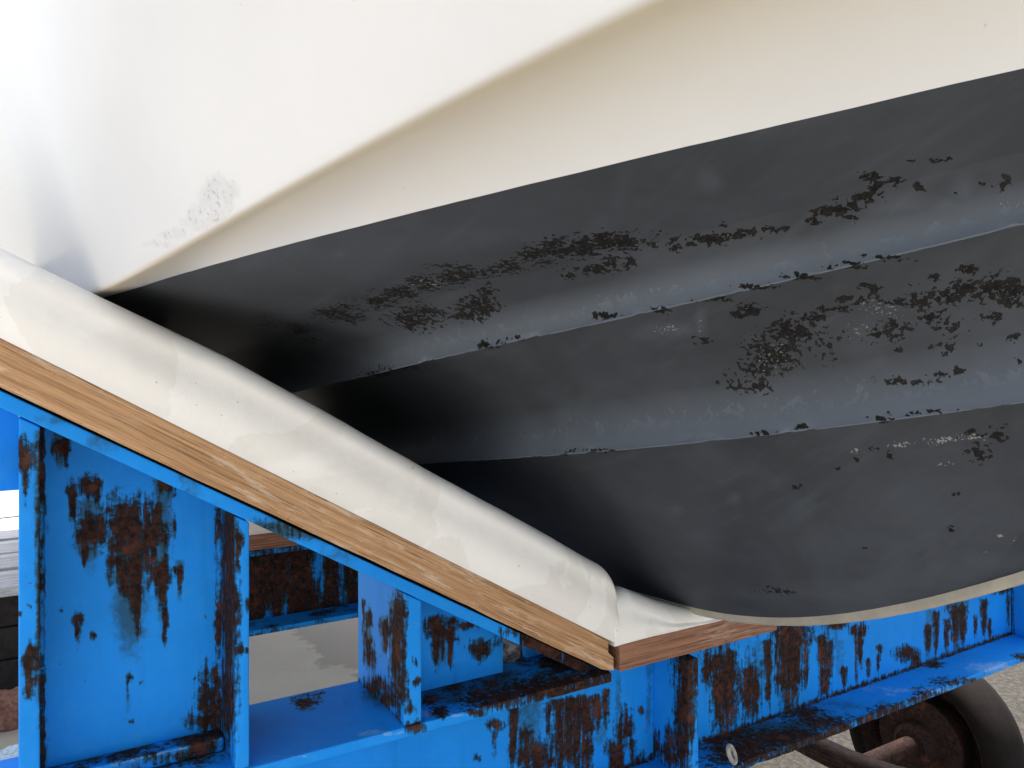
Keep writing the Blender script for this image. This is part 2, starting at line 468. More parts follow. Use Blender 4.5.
gs = [(530, 700, 790, 16, .7), (600, 695, 760, 12, .6), (722, 655, 735, 14, .7), (790, 632, 715, 18, .7), (760, 640, 722, 12, .55), (960, 600, 655, 10, .7), (930, 610, 660, 7, .6), (840, 640, 690, 8, .5), (860, 630, 685, 8, .5), (1018, 588, 635, 8, .6), (495, 728, 768, 4, .6), (985, 600, 642, 6, .5)]
top = np.clip(1.15-np.abs(V[:, 2]-(ZF-TF))/.010, 0, 1)*np.clip((fbm(V, 9, 3, 8)-.42)*5, 0, 1)*(V[:, 0] > -.52)
bot = np.clip(1.1-np.abs(V[:, 2]-ZB)/(.006+.012*fbm(V, 14, 3, 2)), 0, 1)*.85
sm = np.clip((fbm(V*np.array([1, 1, .18]), 26, 3, 77)-.60)*6, 0, .75)*(V[:, 0] > -.45)
beam = steel('cross_beam', V, F, trailer, np.maximum.reduce([marks(V, bl, dr, 1), top, bot]), np.maximum(marks(V, [], gs, 2)*.9, sm*.7))
# upper flange (the shelf)
V, F = rbox(XL, 1.45, 0, DEP, ZF-TF, ZF, .0042, .0022)
u, v = proj(V)
V[:, 1] -= np.where(V[:, 1] < .004, (fbm(V, 60, 3, 5)-.45)*.0035*np.clip((u-380)/80, 0.25, 1), 0)
V[:, 1] += np.clip((V[:, 0]-X(612))/.012, 0, 1)*.062*np.clip(1-V[:, 1]/.09, 0, 1)
bl = [(307, 701, 9, 5), (296, 700, 4, 3, .8), (321, 693, 4, 2, .7), (430, 700, 7, 5), (452, 688, 8, 4), (490, 682, 8, 3), (440, 712, 8, 4), (412, 727, 8, 6), (380, 690, 10, 6, .8),
      (500, 697, 34, 9), (540, 690, 40, 10), (575, 682, 30, 8), (600, 676, 20, 6), (475, 712, 8, 4, .9), (210, 720, 18, 22), (180, 752, 26, 10, .8), (120, 760, 40, 8, .8), (70, 765, 25, 8, .8), (152, 742, 40, 5, .7)]
sc = [(300, 758, 50, 3, .35), (380, 733, 40, 3, .5), (440, 714, 35, 3, .6), (160, 748, 60, 8, .35)]
st = np.maximum(marks(V, [(440, 690, 30, 12, .9), (490, 680, 30, 12, .9), (385, 695, 20, 10, .8), (130, 752, 80, 16, .95)], [], 5), 0)
rear_damp = (V[:, 0] > -.48)*np.clip((V[:, 1]-.0)/.05, 0, 1)*np.clip((fbm(V, 22, 4, 13)-.36)*3.2, 0, 1)*.8
front = np.clip(1-V[:, 1]/.004, 0, 1)*np.clip((V[:, 0]+.47)*9, 0, 1)*(fbm(V, 18, 4, 31) > .36)
steel('top_flange', V, F, beam, np.maximum.reduce([marks(V, bl, [], 4), rear_damp*(V[:, 0] > -.44), front*.9]), np.maximum(st, rear_damp), marks(V, sc, [], 9))
# lower flange
V, F = rbox(XL, 1.45, -.006, DEP, ZB-TF, ZB, .0045, .0025)
u, v = proj(V)
fr = V[:, 1] < .012
V[:, 1] += np.where(fr, (fbm(V, 45, 4, 15)-.35)*.012*np.clip((930-u)/160, .15, 1), 0)
bl = [(745, 750, 34, 15), (785, 738, 44, 9), (820, 722, 22, 7, .9), (712, 738, 14, 10), (728, 732, 24, 9, .9), (800, 712, 22, 4, .8), (890, 712, 16, 6, .8), (928, 692, 12, 4, .7), (896, 666, 9, 3, .9), (934, 664, 9, 3, .9), (1020, 657, 6, 3, .9), (812, 713, 7, 3), (962, 683, 22, 3, .8)]
edge = np.clip(1-(V[:, 1]+.006)/.010, 0, 1)*np.clip((fbm(V, 20, 4, 21)-.28)*4.5, 0, 1)*np.clip((960-u)/60, .12, 1)
steel('bottom_flange', V, F, beam, np.maximum.reduce([marks(V, bl, [], 6), edge, np.clip(1.1-np.abs(V[:, 1]-YW)/.008, 0, 1)*.8]),
      np.maximum(marks(V, [(770, 735, 60, 16, .9), (840, 705, 40, 6, .5)], [], 7), 0), marks(V, [(920, 690, 80, 4, .5), (1000, 667, 40, 4, .6)], [], 8))

def stiff(parent, x0, x1, y0, y1, z0, ztop, bl=(), dr=(), seams=(), seed=0, st=(), name='stiffener'):
    z1 = 2.
    V, F = rbox(x0, x1, y0, y1, 0, 1, .0042, .0022)
    # unit height box sheared to the slope above it
    V, F = rbox(x0, x1, y0, y1, 0., ztop((x0+x1)/2)-z0, .0042, .0022)
    h = ztop((x0+x1)/2)-z0
    V[:, 2] = z0 + V[:, 2]/h*(ztop(V[:, 0])-z0)
    V[:, 1] += np.where(V[:, 1] < y0+.004, (fbm(V, 30, 3, seed)-.5)*.0016, 0)
    r = np.maximum(marks(V, bl, dr, seed), weld(V, seams, .009, .75, seed))
    return steel(name, V, F, parent, r, marks(V, [], st, seed+1) if len(st) else None)

# stiffeners of the beam itself
D0, D1 = X(689), X(699.5)
stiff(beam, D0, D1, .002, YW, ZB, lambda x: ZF-TF+0*np.asarray(x), [(686, 700, 9, 45), (680, 745, 10, 20, .9), (683, 668, 7, 16), (697, 668, 6, 16, .9), (668, 755, 9, 10, .9), (655, 748, 4, 14, .8)],
      [(681, 690, 775, 5), (693, 675, 740, 3, .8), (652, 735, 775, 4, .8), (690, 650, 770, 4)], [], 40, [(690, 650, 775, 8, .6)])
for xs in (-1.0, 1.32):
    stiff(beam, xs, xs+.012, .004, YW, ZB, lambda x: ZF-TF+0*np.asarray(x), [], [], [(1, YW)], 44)

# ---- arms
def arm(side):
    s = side          # -1 starboard (as surveyed), +1 port (mirrored)
    def fl(V):
        V = V.copy()
        if s > 0: V[:, 0] *= -1
        return V
    def fx(F): return F[:, ::-1].copy() if s > 0 else F
    def put(name, V, F, parent, rust, stain=None, scuff=None):
        return steel(name, fl(V), fx(F), parent, rust, stain, scuff)
    xe = X(520)
    V, F = rbox(XL+.02, -.235, 0, DEP, 0, FT, .0045, .002)
    # the flange is burnt back and rusty near the foot
    cut = np.clip((V[:, 0]-xe)/.012, 0, 1)
    V[:, 1] = np.where(V[:, 1] < .1, V[:, 1]+cut*.028*(1-V[:, 1]/.1), V[:, 1])
    V[:, 2] = V[:, 2]-FT+z_fl(V[:, 0])
    r = np.maximum(cut*.95*(fbm(V, 25, 3, 3) > .34), marks(V, [(300, 528, 30, 8, .6), (440, 590, 9, 4, .5), (512, 630, 10, 4, .7)], [], 12))
    low = np.clip((fbm(V, 20, 4, 9)-.52)*4, 0, 1)*.5
    foot = put('support_arm', V, F, trailer, r, np.maximum(low, marks(V, [(310, 530, 60, 9, .9), (60, 420, 30, 6, .5)], [], 13)))
    top = lambda x: z_fl(x)-FT-.0015
    A0, A1 = X(18.5), X(40); B0, B1 = X(235.5), X(250); C0, C1 = X(405), X(422.5)
    def stf(x0, x1, *a, **k):
        z0 = ZF; h = top((x0+x1)/2)-z0
        V, F = rbox(x0, x1, 0.003, DEP-.002, 0., h, .0042, .0024)
        V[:, 2] = z0+V[:, 2]/h*(top(V[:, 0])-z0)
        V[:, 1] += np.where(V[:, 1] < .008, (fbm(V, 30, 3, k['seed'])-.5)*.0018, 0)
        rr = np.maximum(marks(V, k.get('bl', ()), k.get('dr', ()), k['seed']), weld(V, k.get('seams', ()), .008, .6, k['seed']))
        if s > 0: rr = np.roll(rr, 3000)
        put('stiffener', V, F, foot, rr, marks(V, [], k.get('st', ()), k['seed']+1))
    stf(A0, A1, seed=50, bl=[(26, 458, 6, 13), (30, 668, 5, 15), (34, 655, 4, 6), (20, 615, 3, 3), (28, 690, 4, 5), (24, 500, 2, 4, .7), (27, 607, 1.5, 2, .8), (38, 530, 3, 5, .8)], dr=[(26, 460, 505, 4), (39, 440, 775, 2., .6), (30, 670, 700, 3)], st=[(30, 660, 710, 7, .6), (38, 430, 775, 5, .7)])
    stf(B0, B1, seed=52, bl=[(236, 537, 4, 8), (245, 606, 3, 5, .8), (228, 700, 8, 40), (229, 600, 7, 60), (244, 650, 2, 2, .8)], dr=[(229, 512, 735, 7), (237, 530, 575, 2.5)], seams=[(1, YW)], st=[(229, 505, 740, 9, .8)])
    stf(C0, C1, seed=54, bl=[(398, 650, 6, 48), (397, 690, 7, 14, .9), (385, 628, 4, 9), (368, 620, 3, 8), (370, 655, 4, 12, .9), (415, 682, 3, 4), (375, 688, 10, 8), (388, 700, 10, 6), (411, 710, 4, 5), (366, 640, 2, 10, .8), (414, 660, 2, 4, .6)],
        dr=[(398, 605, 705, 6), (385, 620, 660, 3), (369, 640, 672, 3), (363, 600, 660, 2, .7)], seams=[(2, ZF)], st=[(396, 600, 705, 9, .7), (384, 615, 668, 5, .6), (368, 612, 675, 5, .7)])
    # web panels
    def web(x0, x1, bl, dr, seed, seams, st=()):
        z0 = ZF+.001; h = top((x0+x1)/2)-z0
        V, F = rbox(x0, x1, YW, YW+.012, 0., h, .0032, .0008)
        V[:, 2] = z0+V[:, 2]/h*(top(V[:, 0])-z0)
        V[:, 1] += (fbm(V, 5, 2, seed)-.5)*.004
        rr = np.maximum(marks(V, bl, dr, seed), weld(V, seams, .009, .62, seed))
        if s > 0: rr = np.roll(rr, 4000)
        put('web_panel', V, F, foot, rr, marks(V, [], st, seed+1))
    web(A1-.004, B0+.002, [(92, 530, 13, 17), (125, 522, 16, 22), (136, 545, 20, 26), (130, 570, 13, 18), (155, 525, 12, 20), (166, 535, 6, 9, .8), (160, 578, 8, 14), (179, 572, 4, 6), (72, 490, 6, 9), (91, 488, 8, 9), (166, 485, 8, 8), (60, 446, 6, 10, .8), (78, 620, 4, 4), (95, 635, 3, 3, .8), (215, 700, 14, 24), (206, 720, 16, 8), (128, 676, 2, 4, .8), (141, 683, 2, 3, .8), (130, 722, 3, 3, .7), (205, 617, 2, 2, .8), (60, 612, 2, 2, .7)],
        [(85, 530, 568, 5), (97, 480, 512, 5), (112, 545, 575, 5), (124, 560, 600, 7), (136, 565, 622, 8), (138, 590, 650, 4, .75), (146, 540, 570, 5), (161, 580, 610, 6), (165, 600, 648, 3), (179, 572, 596, 2.5), (66, 432, 468, 5), (72, 495, 525, 4), (78, 620, 645, 2, .8), (127, 676, 700, 1.5, .6), (158, 520, 560, 6, .8)],
        60, [(0, A1), (0, B0)], [(90, 500, 585, 16, .7), (130, 520, 690, 26, .7), (162, 480, 660, 10, .75), (60, 430, 475, 9, .8), (78, 615, 655, 5, .6), (128, 670, 730, 5, .4), (180, 560, 610, 5, .6)])
    web(C1-.004, X(503, YW), [(437, 629, 8, 10), (452, 632, 6, 9), (480, 648, 9, 7), (452, 620, 6, 4), (470, 625, 12, 3, .8), (497, 640, 4, 4, .6)],
        [(436, 630, 672, 5), (451, 632, 670, 4), (479, 648, 664, 3.5), (485, 645, 658, 2.5, .8), (443, 640, 660, 2, .7)], 62, [], [(440, 615, 680, 12, .7), (480, 640, 668, 8, .6)])
    if s < 0:
        V, F = rbox(XL+.03, A0-.001, YW, YW+.012, 0, 1, .01, .0008)
        V[:, 2] = (H-.165)+V[:, 2]*(top(V[:, 0])-(H-.165))
        put('web_panel', V, F, foot, np.zeros(len(V)))
    V, F = rbox(A1+.001, B0-.001, .062, YW-.001, ZF+.001, ZF+.021, .005, .006)
    dirt = fbm(V, 24, 4, 57)
    put('ledge_bar', V, F, foot, np.clip((dirt-.36)*3.2, 0, .9), np.clip((dirt-.2)*2, 0, .9), np.clip(1-np.abs(V[:, 1]-.064)/.005, 0, 1)*np.clip((V[:, 2]-ZF-.012)/.006, 0, 1)*.6)
    for xb_, zt_ in ((A1+.001, A1), (B0-.001, B0)):
        zz = np.linspace(ZF+.002, top(zt_)-.004, 120); q = np.stack([np.full(120, xb_), np.full(120, YW-.001), zz], -1)
        q += (np.stack([fbm(q, 160, 2, 5), fbm(q, 160, 2, 6), 0*zz], -1)-.5)*.004
        V, F = tube(q, .0045+.002*fbm(q, 220, 2, 9), 8)
        put('weld_bead', V, F, foot, np.clip((fbm(V, 14, 4, 3)-.25)*2.2, 0, .9), np.full(len(V), .5))
    # foot plate beneath the timber's lower end
    V, F = rbox(X(526, .13), -.21, .13, .145, ZF+.001, ZF+.062, .006, .004)
    put('foot_plate', V, F, foot, marks(V, [(560, 670, 30, 6, .8), (590, 655, 20, 9, .8)], [], 70), np.full(len(V), .35))
arm(-1); arm(1)

# ---- rear cross beam, spine, running gear
YR = 1.34; DZ = -.028
V, F = rbox(-1.0, 1.3, YR+YW, YR+YW+.012, ZB+DZ, ZF-TF+DZ+.001, .008, .001)
stre = np.clip((fbm(V*np.array([1, 1, .12]), 30, 4, 91)-.30)*4.2, 0, 1)  # rust and stain streaks, made heavier to carry the beam's shade
rb = steel('cross_beam', V, F, trailer, stre, stre)
V, F = rbox(-1.0, 1.3, YR, YR+DEP, ZF-TF+DZ, ZF+DZ, .012, .002); steel('top_flange', V, F, rb, np.full(len(V), .5))
V, F = rbox(-1.0, 1.3, YR, YR+DEP, ZB-TF+DZ, ZB+DZ, .008, .002); steel('bottom_flange', V, F, rb, np.clip((fbm(V, 20, 4, 6)-.4)*2.5, 0, 1))
V, F = rbox(-.07, .07, YW+.013, YR+YW-.001, ZB+.004, ZF-TF-.004, .03, .004); steel('spine_beam', V, F, trailer, np.clip((fbm(V, 12, 4, 3)-.3)*2, 0, 1))
WY, WZ, WR, WXC = .40, .27, .27, 1.43
mb = MB(); mb.add(*tube([(-1.4, WY, WZ), (0, WY, WZ), (1.4, WY, WZ)], .03, 16)); mk('axle', *mb.out(), RUST, trailer)
for s in (-1, 1):
    mb = MB()
    for k in range(4):                       # stacked leaves
        L = .62-.11*k
        yy = np.linspace(WY-L*.8, WY+L*.8, 15)
        zz = H-1.118-.012*k+.00+.10*((yy-WY)/.5)**2
        A = np.stack([np.full(15, s*.88-.03), yy, zz], -1)
        P = np.stack([A, A+[.06, 0, 0], A+[.06, 0, .0105], A+[0, 0, .0105]], 1)
        mb.add(P, grid_faces(15, 4, wrap=True))
    mk('leaf_spring', *mb.out(), RUST, trailer, smooth=False)
    for y in (WY-.5, WY+.5):
        V, F = rbox(s*.88-.035, s*.88+.035, y-.03, y+.03, H-1.02, ZB-TF-.001, .03, .004)
    wx = s*WXC
    # wheel: dished rim with the tyre round it and the brake drum on its inner side
    o = -s
    prof = [(o*.055, .205), (o*.075, .214), (o*.078, .203), (o*.05, .19), (o*.03, .176), (-o*.02, .168), (-o*.03, .15), (-o*.035, .06), (-o*.035, .012)]
    V, F = lathe_x(prof, wx, WY, WZ, 72)
    rim = mk('wheel', V, F, RUST, trailer, angle=40)
    prof = [(o*.075, .205), (o*.088, .214), (o*.09, .225), (o*.082, .248), (o*.062, .262), (o*.03, .268), (-o*.03, .268), (-o*.062, .262), (-o*.082, .248), (-o*.09, .225), (-o*.075, .205), (0, .19), (o*.075, .205)]
    V, F = lathe_x(prof, wx, WY, WZ, 72); mk('tyre', V, F, TYRE, rim, angle=50)
    prof = [(-o*.03, .125), (o*.02, .128), (o*.05, .128), (o*.055, .14), (o*.065, .14), (o*.068, .125), (o*.07, .07), (o*.10, .065), (o*.115, .05), (o*.115, .01)]
    V, F = lathe_x(prof, wx, WY, WZ, 60); mk('brake_drum', V, F, RUST, rim, angle=40)
for s in (-1, 1):
    mb = MB()
    mb.add(*rbox(s*.88-.04, s*.88+.04, DEP*.5, YR+.15, ZB-TF-.07, ZB-TF-.031, .05, .004))
    mk('chassis_rail', *mb.out(), RUST, trailer, smooth=True, angle=40)

# ------------------------------------------------------------------ timbers
def timber(name, x0, x1, zt, th, mat, label, y0=-.004, y1=.2, seed=0, notch=None):
    V, F = rbox(x0, x1, y0, y1, 0, th, .012, .0026)
    f = V[:, 2]/th
    if y1-y0 > .4: V[:, 0] = np.maximum(V[:, 0], x0+.44*np.clip((V[:, 1]-.12)/.4, 0, 1))
    V[:, 2] = zt(V[:, 0])-th+V[:, 2]
    V += (np.stack([fbm(V*np.array([.3, 1, 1]), 26, 3, seed+i) for i in range(3)], -1)-.5)*np.array([.0, .0035, .0035])
    if notch: V = notch(V, f)
    return tag(mk(name, V, F, mat, angle=50), label, 'timber')
def notch(V, f):
    # lower half of the butt end runs a little further
    e = V[:, 0] > -.24
    V[:, 0] += np.where(V[:, 0] > xb-.012, (1-f > .42)*.011, 0)
    return V
timber('bearer_timber', XL+.04, xb-.001, z_wt, WT, WOOD, 'long tan timber sloping down along the cradle arm under the white padding roll', seed=11, notch=notch, y1=1.3)  # unseen depth behind the arm added to block light from the hull
ZT2 = ZF+.0475
timber('bearer_timber', X(617.5)+.001, X(775), lambda x: ZT2+0*x, .0465, WOOD2, 'short reddish timber lying level on the blue beam under the keel', y0=-.006, seed=21)
timber('bearer_timber', -.66, .66, lambda x: ZF+DZ+.048+0*x, .046, WOOD2, 'shaded timber on the far rusty cross beam, seen through the opening', y0=YR-.004, y1=YR+.2, seed=31)

# ------------------------------------------------------------------ hull
def hermite(xs, ys, x):
    xs = np.asarray(xs, float); ys = np.asarray(ys, float)
    d = np.diff(ys)/np.diff(xs); m = np.empty_like(ys); m[0] = d[0]; m[-1] = d[-1]; m[1:-1] = (d[:-1]+d[1:])/2
    i = np.clip(np.searchsorted(xs, x)-1, 0, len(xs)-2); h = xs[i+1]-xs[i]; t = np.clip((x-xs[i])/h, -2, 3)
    inside = (x >= xs[0]) & (x <= xs[-1])
    v = (2*t**3-3*t**2+1)*ys[i]+(t**3-2*t**2+t)*h*m[i]+(-2*t**3+3*t**2)*ys[i+1]+(t**3-t**2)*h*m[i+1]
    lin = np.where(x < xs[0], ys[0]+m[0]*(x-xs[0]), ys[-1]+m[-1]*(x-xs[-1]))
    return np.where(inside, v, lin)

class Line:
    """a fore-and-aft line of the hull: half breadth b(s) by law, height fitted to the survey"""
    def __init__(s, b0, se, p, aft, pts, s0, s1, deg=3, dx=0., dz=0., zend=None):
        s.b0, s.se, s.p, s.aft = b0, se, p, aft
        ss = np.linspace(s0, s1, 60); pu = np.array([q[0] for q in pts]); pv = np.array([q[1] for q in pts])
        b = s.b(ss); dxx = -b-CX; dyy = -ss-CY
        dep = PY_*dxx+PX_*dyy; u = 512+FPX*(PX_*dxx-PY_*dyy)/dep
        z = H+(HZ-hermite(pu, pv, u))/FPX*dep
        s.c = np.polyfit(ss, z, deg); s.s0, s.s1 = s0, s1
        s.d0 = np.polyval(np.polyder(s.c), s0); s.d1 = np.polyval(np.polyder(s.c), s1)
    def b(s, x):
        k = np.clip(x/s.se, 0, 1)
        return s.b0*(1-k**s.p)+s.aft*1.2*np.tanh((np.sqrt(x*x+.16)-x-.12)/2/1.2)*np.clip((1.1-x)/1.1, 0, 1)
    def z(s, x):
        m = np.polyval(s.c, np.clip(x, s.s0, s.s1))
        lo = np.minimum(x-s.s0, 0); m = m+s.d0*(.35*np.tanh(lo/.35))
        return m+s.d1*np.maximum(x-s.s1, 0)*1.0
C_ = Line(.965, 1.36, 2.0, .26, [(60, 311), (92, 294), (125, 279), (200, 237), (250, 206), (350, 153), (425, 114), (512, 70), (637, 3), (760, -66)], -.05, .68)
W_ = Line(.915, 1.05, 2.0, .26, [(60, 306), (95, 297), (165, 280), (210, 264), (300, 242), (400, 217), (512, 189), (624, 161), (747, 131), (882, 101), (1024, 69)], -.05, .77)
E1_ = Line(.62, .988, 2.0, .0, [(283, 394), (377, 373), (494, 344), (640, 315), (781, 281), (902, 252), (1024, 223)], -.5, .71)
E2_ = Line(.40, .821, 2.0, .0, [(420, 464), (447, 462), (565, 454), (628, 449.5), (759, 435), (877, 420.5), (1024, 403)], -.5, .64)
class Keel(Line):
    def b(s, x): return np.full_like(np.asarray(x, float), .014)
K_ = Keel(.014, .62, 2, 0, [(690, 608), (720, 614), (760, 618.5), (800, 619.5), (850, 615), (880, 610), (950, 596), (1024, 574)], -.02, .567, 4)
K_.se = .62; K_.d0 = .07

def stations(line, tau):
    """tau < 0: plain stations aft; 0..1: swept to the stem"""
    return np.where(tau < 0, -.2+tau*4.6, -.2+(line.se+.2)*np.clip(tau, 0, 1))
NT_ = 430
tau = np.concatenate([np.linspace(-1, -.02, 30), np.linspace(0, .93, NT_), np.linspace(.935, 1, 22)])
def pts(line):
    s = stations(line, tau); return np.stack([-line.b(s), -s, line.z(s)], -1)
PC, PW, PE1, PE2, PK = map(pts, (C_, W_, E1_, E2_, K_))
_d = PE1-PW; PW = PW+_d/np.linalg.norm(_d, axis=1, keepdims=True)*((fbm(PW, 22, 4, 61)-.5)*.0014)[:, None]
endf = np.clip((1-tau)/.12, 0, 1); endf = np.where(tau < 0, 1, endf)     # strakes die out at the stem
PL1 = PE1+np.stack([.085*endf, 0*endf, .024*endf], -1); PL2 = PE2+np.stack([.085*endf, 0*endf, .024*endf], -1)
for q in (PL1, PL2): q[:, 0] = np.minimum(q[:, 0], -.0005)

def section(keys, ts):
    """smooth curve over the key points, all stations at once"""
    K = np.stack(keys, 1)                                    # stations x k x 3
    L = np.linalg.norm(np.diff(K, axis=1), axis=2).mean(0); xs = np.concatenate([[0], np.cumsum(L)]); xs /= xs[-1]
    out = np.empty((len(K), len(ts), 3))
    d = np.diff(K, axis=1)/np.diff(xs)[None, :, None]
    m = np.empty_like(K); m[:, 0] = d[:, 0]; m[:, -1] = d[:, -1]
    h = np.diff(xs)
    for k in range(1, K.shape[1]-1): m[:, k] = (d[:, k-1]*h[k]+d[:, k]*h[k-1])/(h[k]+h[k-1])
    for n_, t in enumerate(ts):
        i = min(max(np.searchsorted(xs, t)-1, 0), len(xs)-2); q = (t-xs[i])/h[i]
        out[:, n_] = (2*q**3-3*q**2+1)*K[:, i]+(q**3-2*q**2+q)*h[i]*m[:, i]+(-2*q**3+3*q**2)*K[:, i+1]+(q**3-q**2)*h[i]*m[:, i+1]
    return out, xs
NS = 260
ts = np.linspace(0, 1, NS)
BOT, kx = section([PW, PL1, PL2, PK], ts)

chip_blobs = [(299, 328, 11, 6, .75), (310, 340, 8, 5, .7), (338, 313, 20, 8, .85), (352, 318, 14, 5, .8), (377, 301, 16, 8, .9), (400, 294, 16, 7, .95), (424, 283, 16, 8, .95), (447, 279, 16, 7, .9), (467, 275, 14, 7, .9), (490, 271, 14, 6, .8), (510, 265, 14, 7, .9),
    (533, 254, 17, 9, .95), (558, 249, 16, 9, 1), (580, 246, 18, 10, 1), (604, 242, 16, 9, 1), (625, 242, 12, 10, .95), (412, 321, 24, 9, .9), (420, 312, 14, 8, .85), (479, 305, 18, 13, .9), (464, 314, 18, 6, .9), (486, 292, 10, 7, .8), (592, 268, 22, 5, .85), (568, 274, 10, 4, .8), (612, 262, 10, 6, .8), (630, 263, 5, 6, .8), (373, 300, 30, 5, .6), (440, 266, 20, 4, .6),
    (486, 344, 14, 4, .85), (400, 369, 20, 3, .7), (377, 374, 14, 3, .7), (604, 317, 12, 3.5, .8), (520, 338, 12, 2.5, .7), (270, 325, 14, 6, .55), (265, 318, 12, 5, .5),
    (651, 244, 7, 4, .8), (675, 246, 9, 6, .9), (690, 242, 10, 5, .9), (710, 240, 16, 5, 1), (733, 237, 14, 5, 1), (748, 236, 10, 5, .9), (769, 231, 10, 4, .85), (783, 228, 8, 3, .8), (723, 225, 7, 2.5, .8), (656, 234, 6, 4, .7),
    (811, 221, 7, 5, .95), (824, 212, 11, 5, 1), (840, 210, 14, 4, 1), (853, 208, 8, 7, 1), (866, 198, 12, 7, 1), (876, 188, 6, 9, 1), (872, 176, 11, 5, 1), (852, 219, 6, 4, .9), (895, 183, 6, 5, .95), (921, 186, 5, 5, .9), (938, 159, 8, 3, .9), (950, 157, 4, 2.5, .85), (911, 160, 5, 2, .8), (954, 194, 3, 2, .8), (985, 185, 6, 3, .9), (1003, 184, 6, 6, 1), (837, 200, 3, 4, .7),
    (795, 332, 22, 13, .85), (776, 352, 24, 17, .85), (762, 368, 22, 13, .8), (743, 384, 20, 6, .75), (810, 318, 18, 7, .8), (752, 308, 10, 6, .95), (741, 314, 8, 4, .9), (865, 287, 9, 4, 1), (876, 292, 6, 4, 1), (846, 299, 10, 4, .8), (830, 309, 16, 4, .8), (860, 303, 18, 4, .8), (890, 302, 16, 4, .8), (918, 303, 18, 8, .85), (945, 297, 18, 9, .9), (968, 290, 18, 9, .95), (993, 288, 20, 11, .95), (1018, 290, 16, 11, .95), (1010, 300, 14, 6, .9),
    (884, 336, 14, 7, .85), (895, 326, 14, 6, .8), (930, 318, 16, 7, .85), (949, 327, 12, 9, .85), (968, 269, 9, 4, 1), (936, 277, 5, 3, .9), (910, 284, 4, 3, .8), (991, 315, 10, 5, .9), (921, 381, 16, 3, .85), (945, 374, 14, 3, .85), (960, 371, 5, 4, .9), (1015, 337, 8, 3, .9), (1020, 358, 5, 3, .9), (949, 347, 10, 6, .7), (977, 344, 5, 3, .8), (898, 350, 6, 3, .7), (932, 346, 5, 2, .7), (702, 340, 10, 4, .55), (706, 340, 5, 3, .8), (893, 258, 25, 2.5, .8), (850, 266, 18, 2.5, .8), (760, 287, 22, 2.5, .75), (800, 277, 20, 3, .85), (715, 300, 18, 3, .7), (660, 310, 12, 3, .8), (810, 344, 30, 16, .5),
    (759, 387, 12, 6, .9), (738, 389, 10, 4, .8), (905, 381, 22, 3.5, .9), (999, 434, 8, 7, .95), (977, 450, 12, 10, .85), (970, 430, 8, 4, .7), (880, 420, 10, 2.5, .9), (765, 434, 12, 2.5, .85), (804, 429, 5, 2.5, .9), (600, 451, 20, 2, .7), (930, 411, 30, 2, .7), (777, 590, 16, 3.5, .75), (790, 591, 8, 3, .8), (796, 487, 4, 2.5, .8), (838, 470, 4, 2.5, .8), (857, 462, 4, 2.5, .8), (889, 457, 4, 3, .8), (950, 530, 4, 3, .9), (864, 548, 3, 2, .8), (955, 492, 4, 2, .8), (980, 435, 30, 3, .6), (872, 449, 8, 3, .6), (570, 452, 10, 2, .7)]
scuff_blobs = [(709, 182, 9, 8, .8), (905, 205, 22, 8, .7), (950, 207, 14, 6, .8), (990, 208, 16, 5, .7), (965, 190, 8, 12, .6), (672, 330, 20, 5, .8), (700, 322, 4, 10, .8), (650, 335, 12, 5, .6), (820, 260, 40, 10, .35), (860, 238, 30, 8, .5), (675, 424, 60, 10, .45), (690, 424, 8, 8, .7), (765, 418, 8, 8, .7), (730, 420, 20, 8, .55), (800, 508, 10, 8, .5), (735, 500, 5, 5, .6), (675, 510, 6, 4, .6), (960, 572, 60, 8, .35), (1000, 565, 30, 8, .5), (600, 225, 10, 10, .35), (620, 196, 4, 20, .3), (900, 585, 60, 6, .35), (800, 595, 80, 4, .3), (340, 255, 4, 2, .7), (570, 455, 80, 5, .2), (480, 240, 12, 8, .25)]
white_blobs = [(855, 450, 8, 3, .8), (900, 444, 16, 3, .8), (945, 441, 18, 3.5, .9), (975, 438, 12, 3, .9), (948, 464, 10, 3, .7), (1000, 535, 3, 2, .9), (1015, 540, 2, 2, .9), (985, 552, 3, 1.5, .8), (880, 310, 30, 12, .55), (860, 330, 16, 10, .5), (775, 355, 20, 16, .55), (430, 284, 20, 5, .6), (665, 331, 14, 3, .6), (1010, 205, 6, 4, .7), (668, 330, 12, 4, .8), (700, 322, 3, 7, .7)]
def anti_attr(V):
    """flakes, rubbed places and scrapes, where they sit on the paint"""
    u, v = proj(V)
    ok = (u > 150) & (u < 1100) & (v > 0) & (v < 680) & (V[:, 0] < .02) & (V[:, 1] < .4)
    R = np.zeros(len(V)); G = R.copy(); B = R.copy()
    if ok.any():
        q = V[ok]; R[ok] = marks(q, chip_blobs, [], 90); G[ok] = .3*marks(q, scuff_blobs, [], 95); B[ok] = marks(q, white_blobs, [], 99)
    rest = ~ok
    if rest.any():
        q = V[rest]; R[rest] = np.clip((fbm(q*np.array([1, .5, 1]), 8, 4, 41)-.60)*4, 0, .7)*np.where(q[:, 0] < .02, np.clip((np.abs(proj(q)[0]-620)-490)/260, 0, 1), 1)*(q[:, 1] > -1.15)
    return R, G, B

# keep the fine grid only where it is worth it: drop columns aft for the mirrored side
def mirror_into(mb, P, step=(4, 4)):
    Q = P[::step[0]] if (len(P)-1) % step[0] == 0 else np.concatenate([P[::step[0]], P[-1:]])
    q = Q[:, ::step[1]] if (Q.shape[1]-1) % step[1] == 0 else np.concatenate([Q[:, ::step[1]], Q[:, -1:]], 1)
    q = q*np.array([-1, 1, 1]); mb.add(q, grid_faces(q.shape[0], q.shape[1], flip=True))

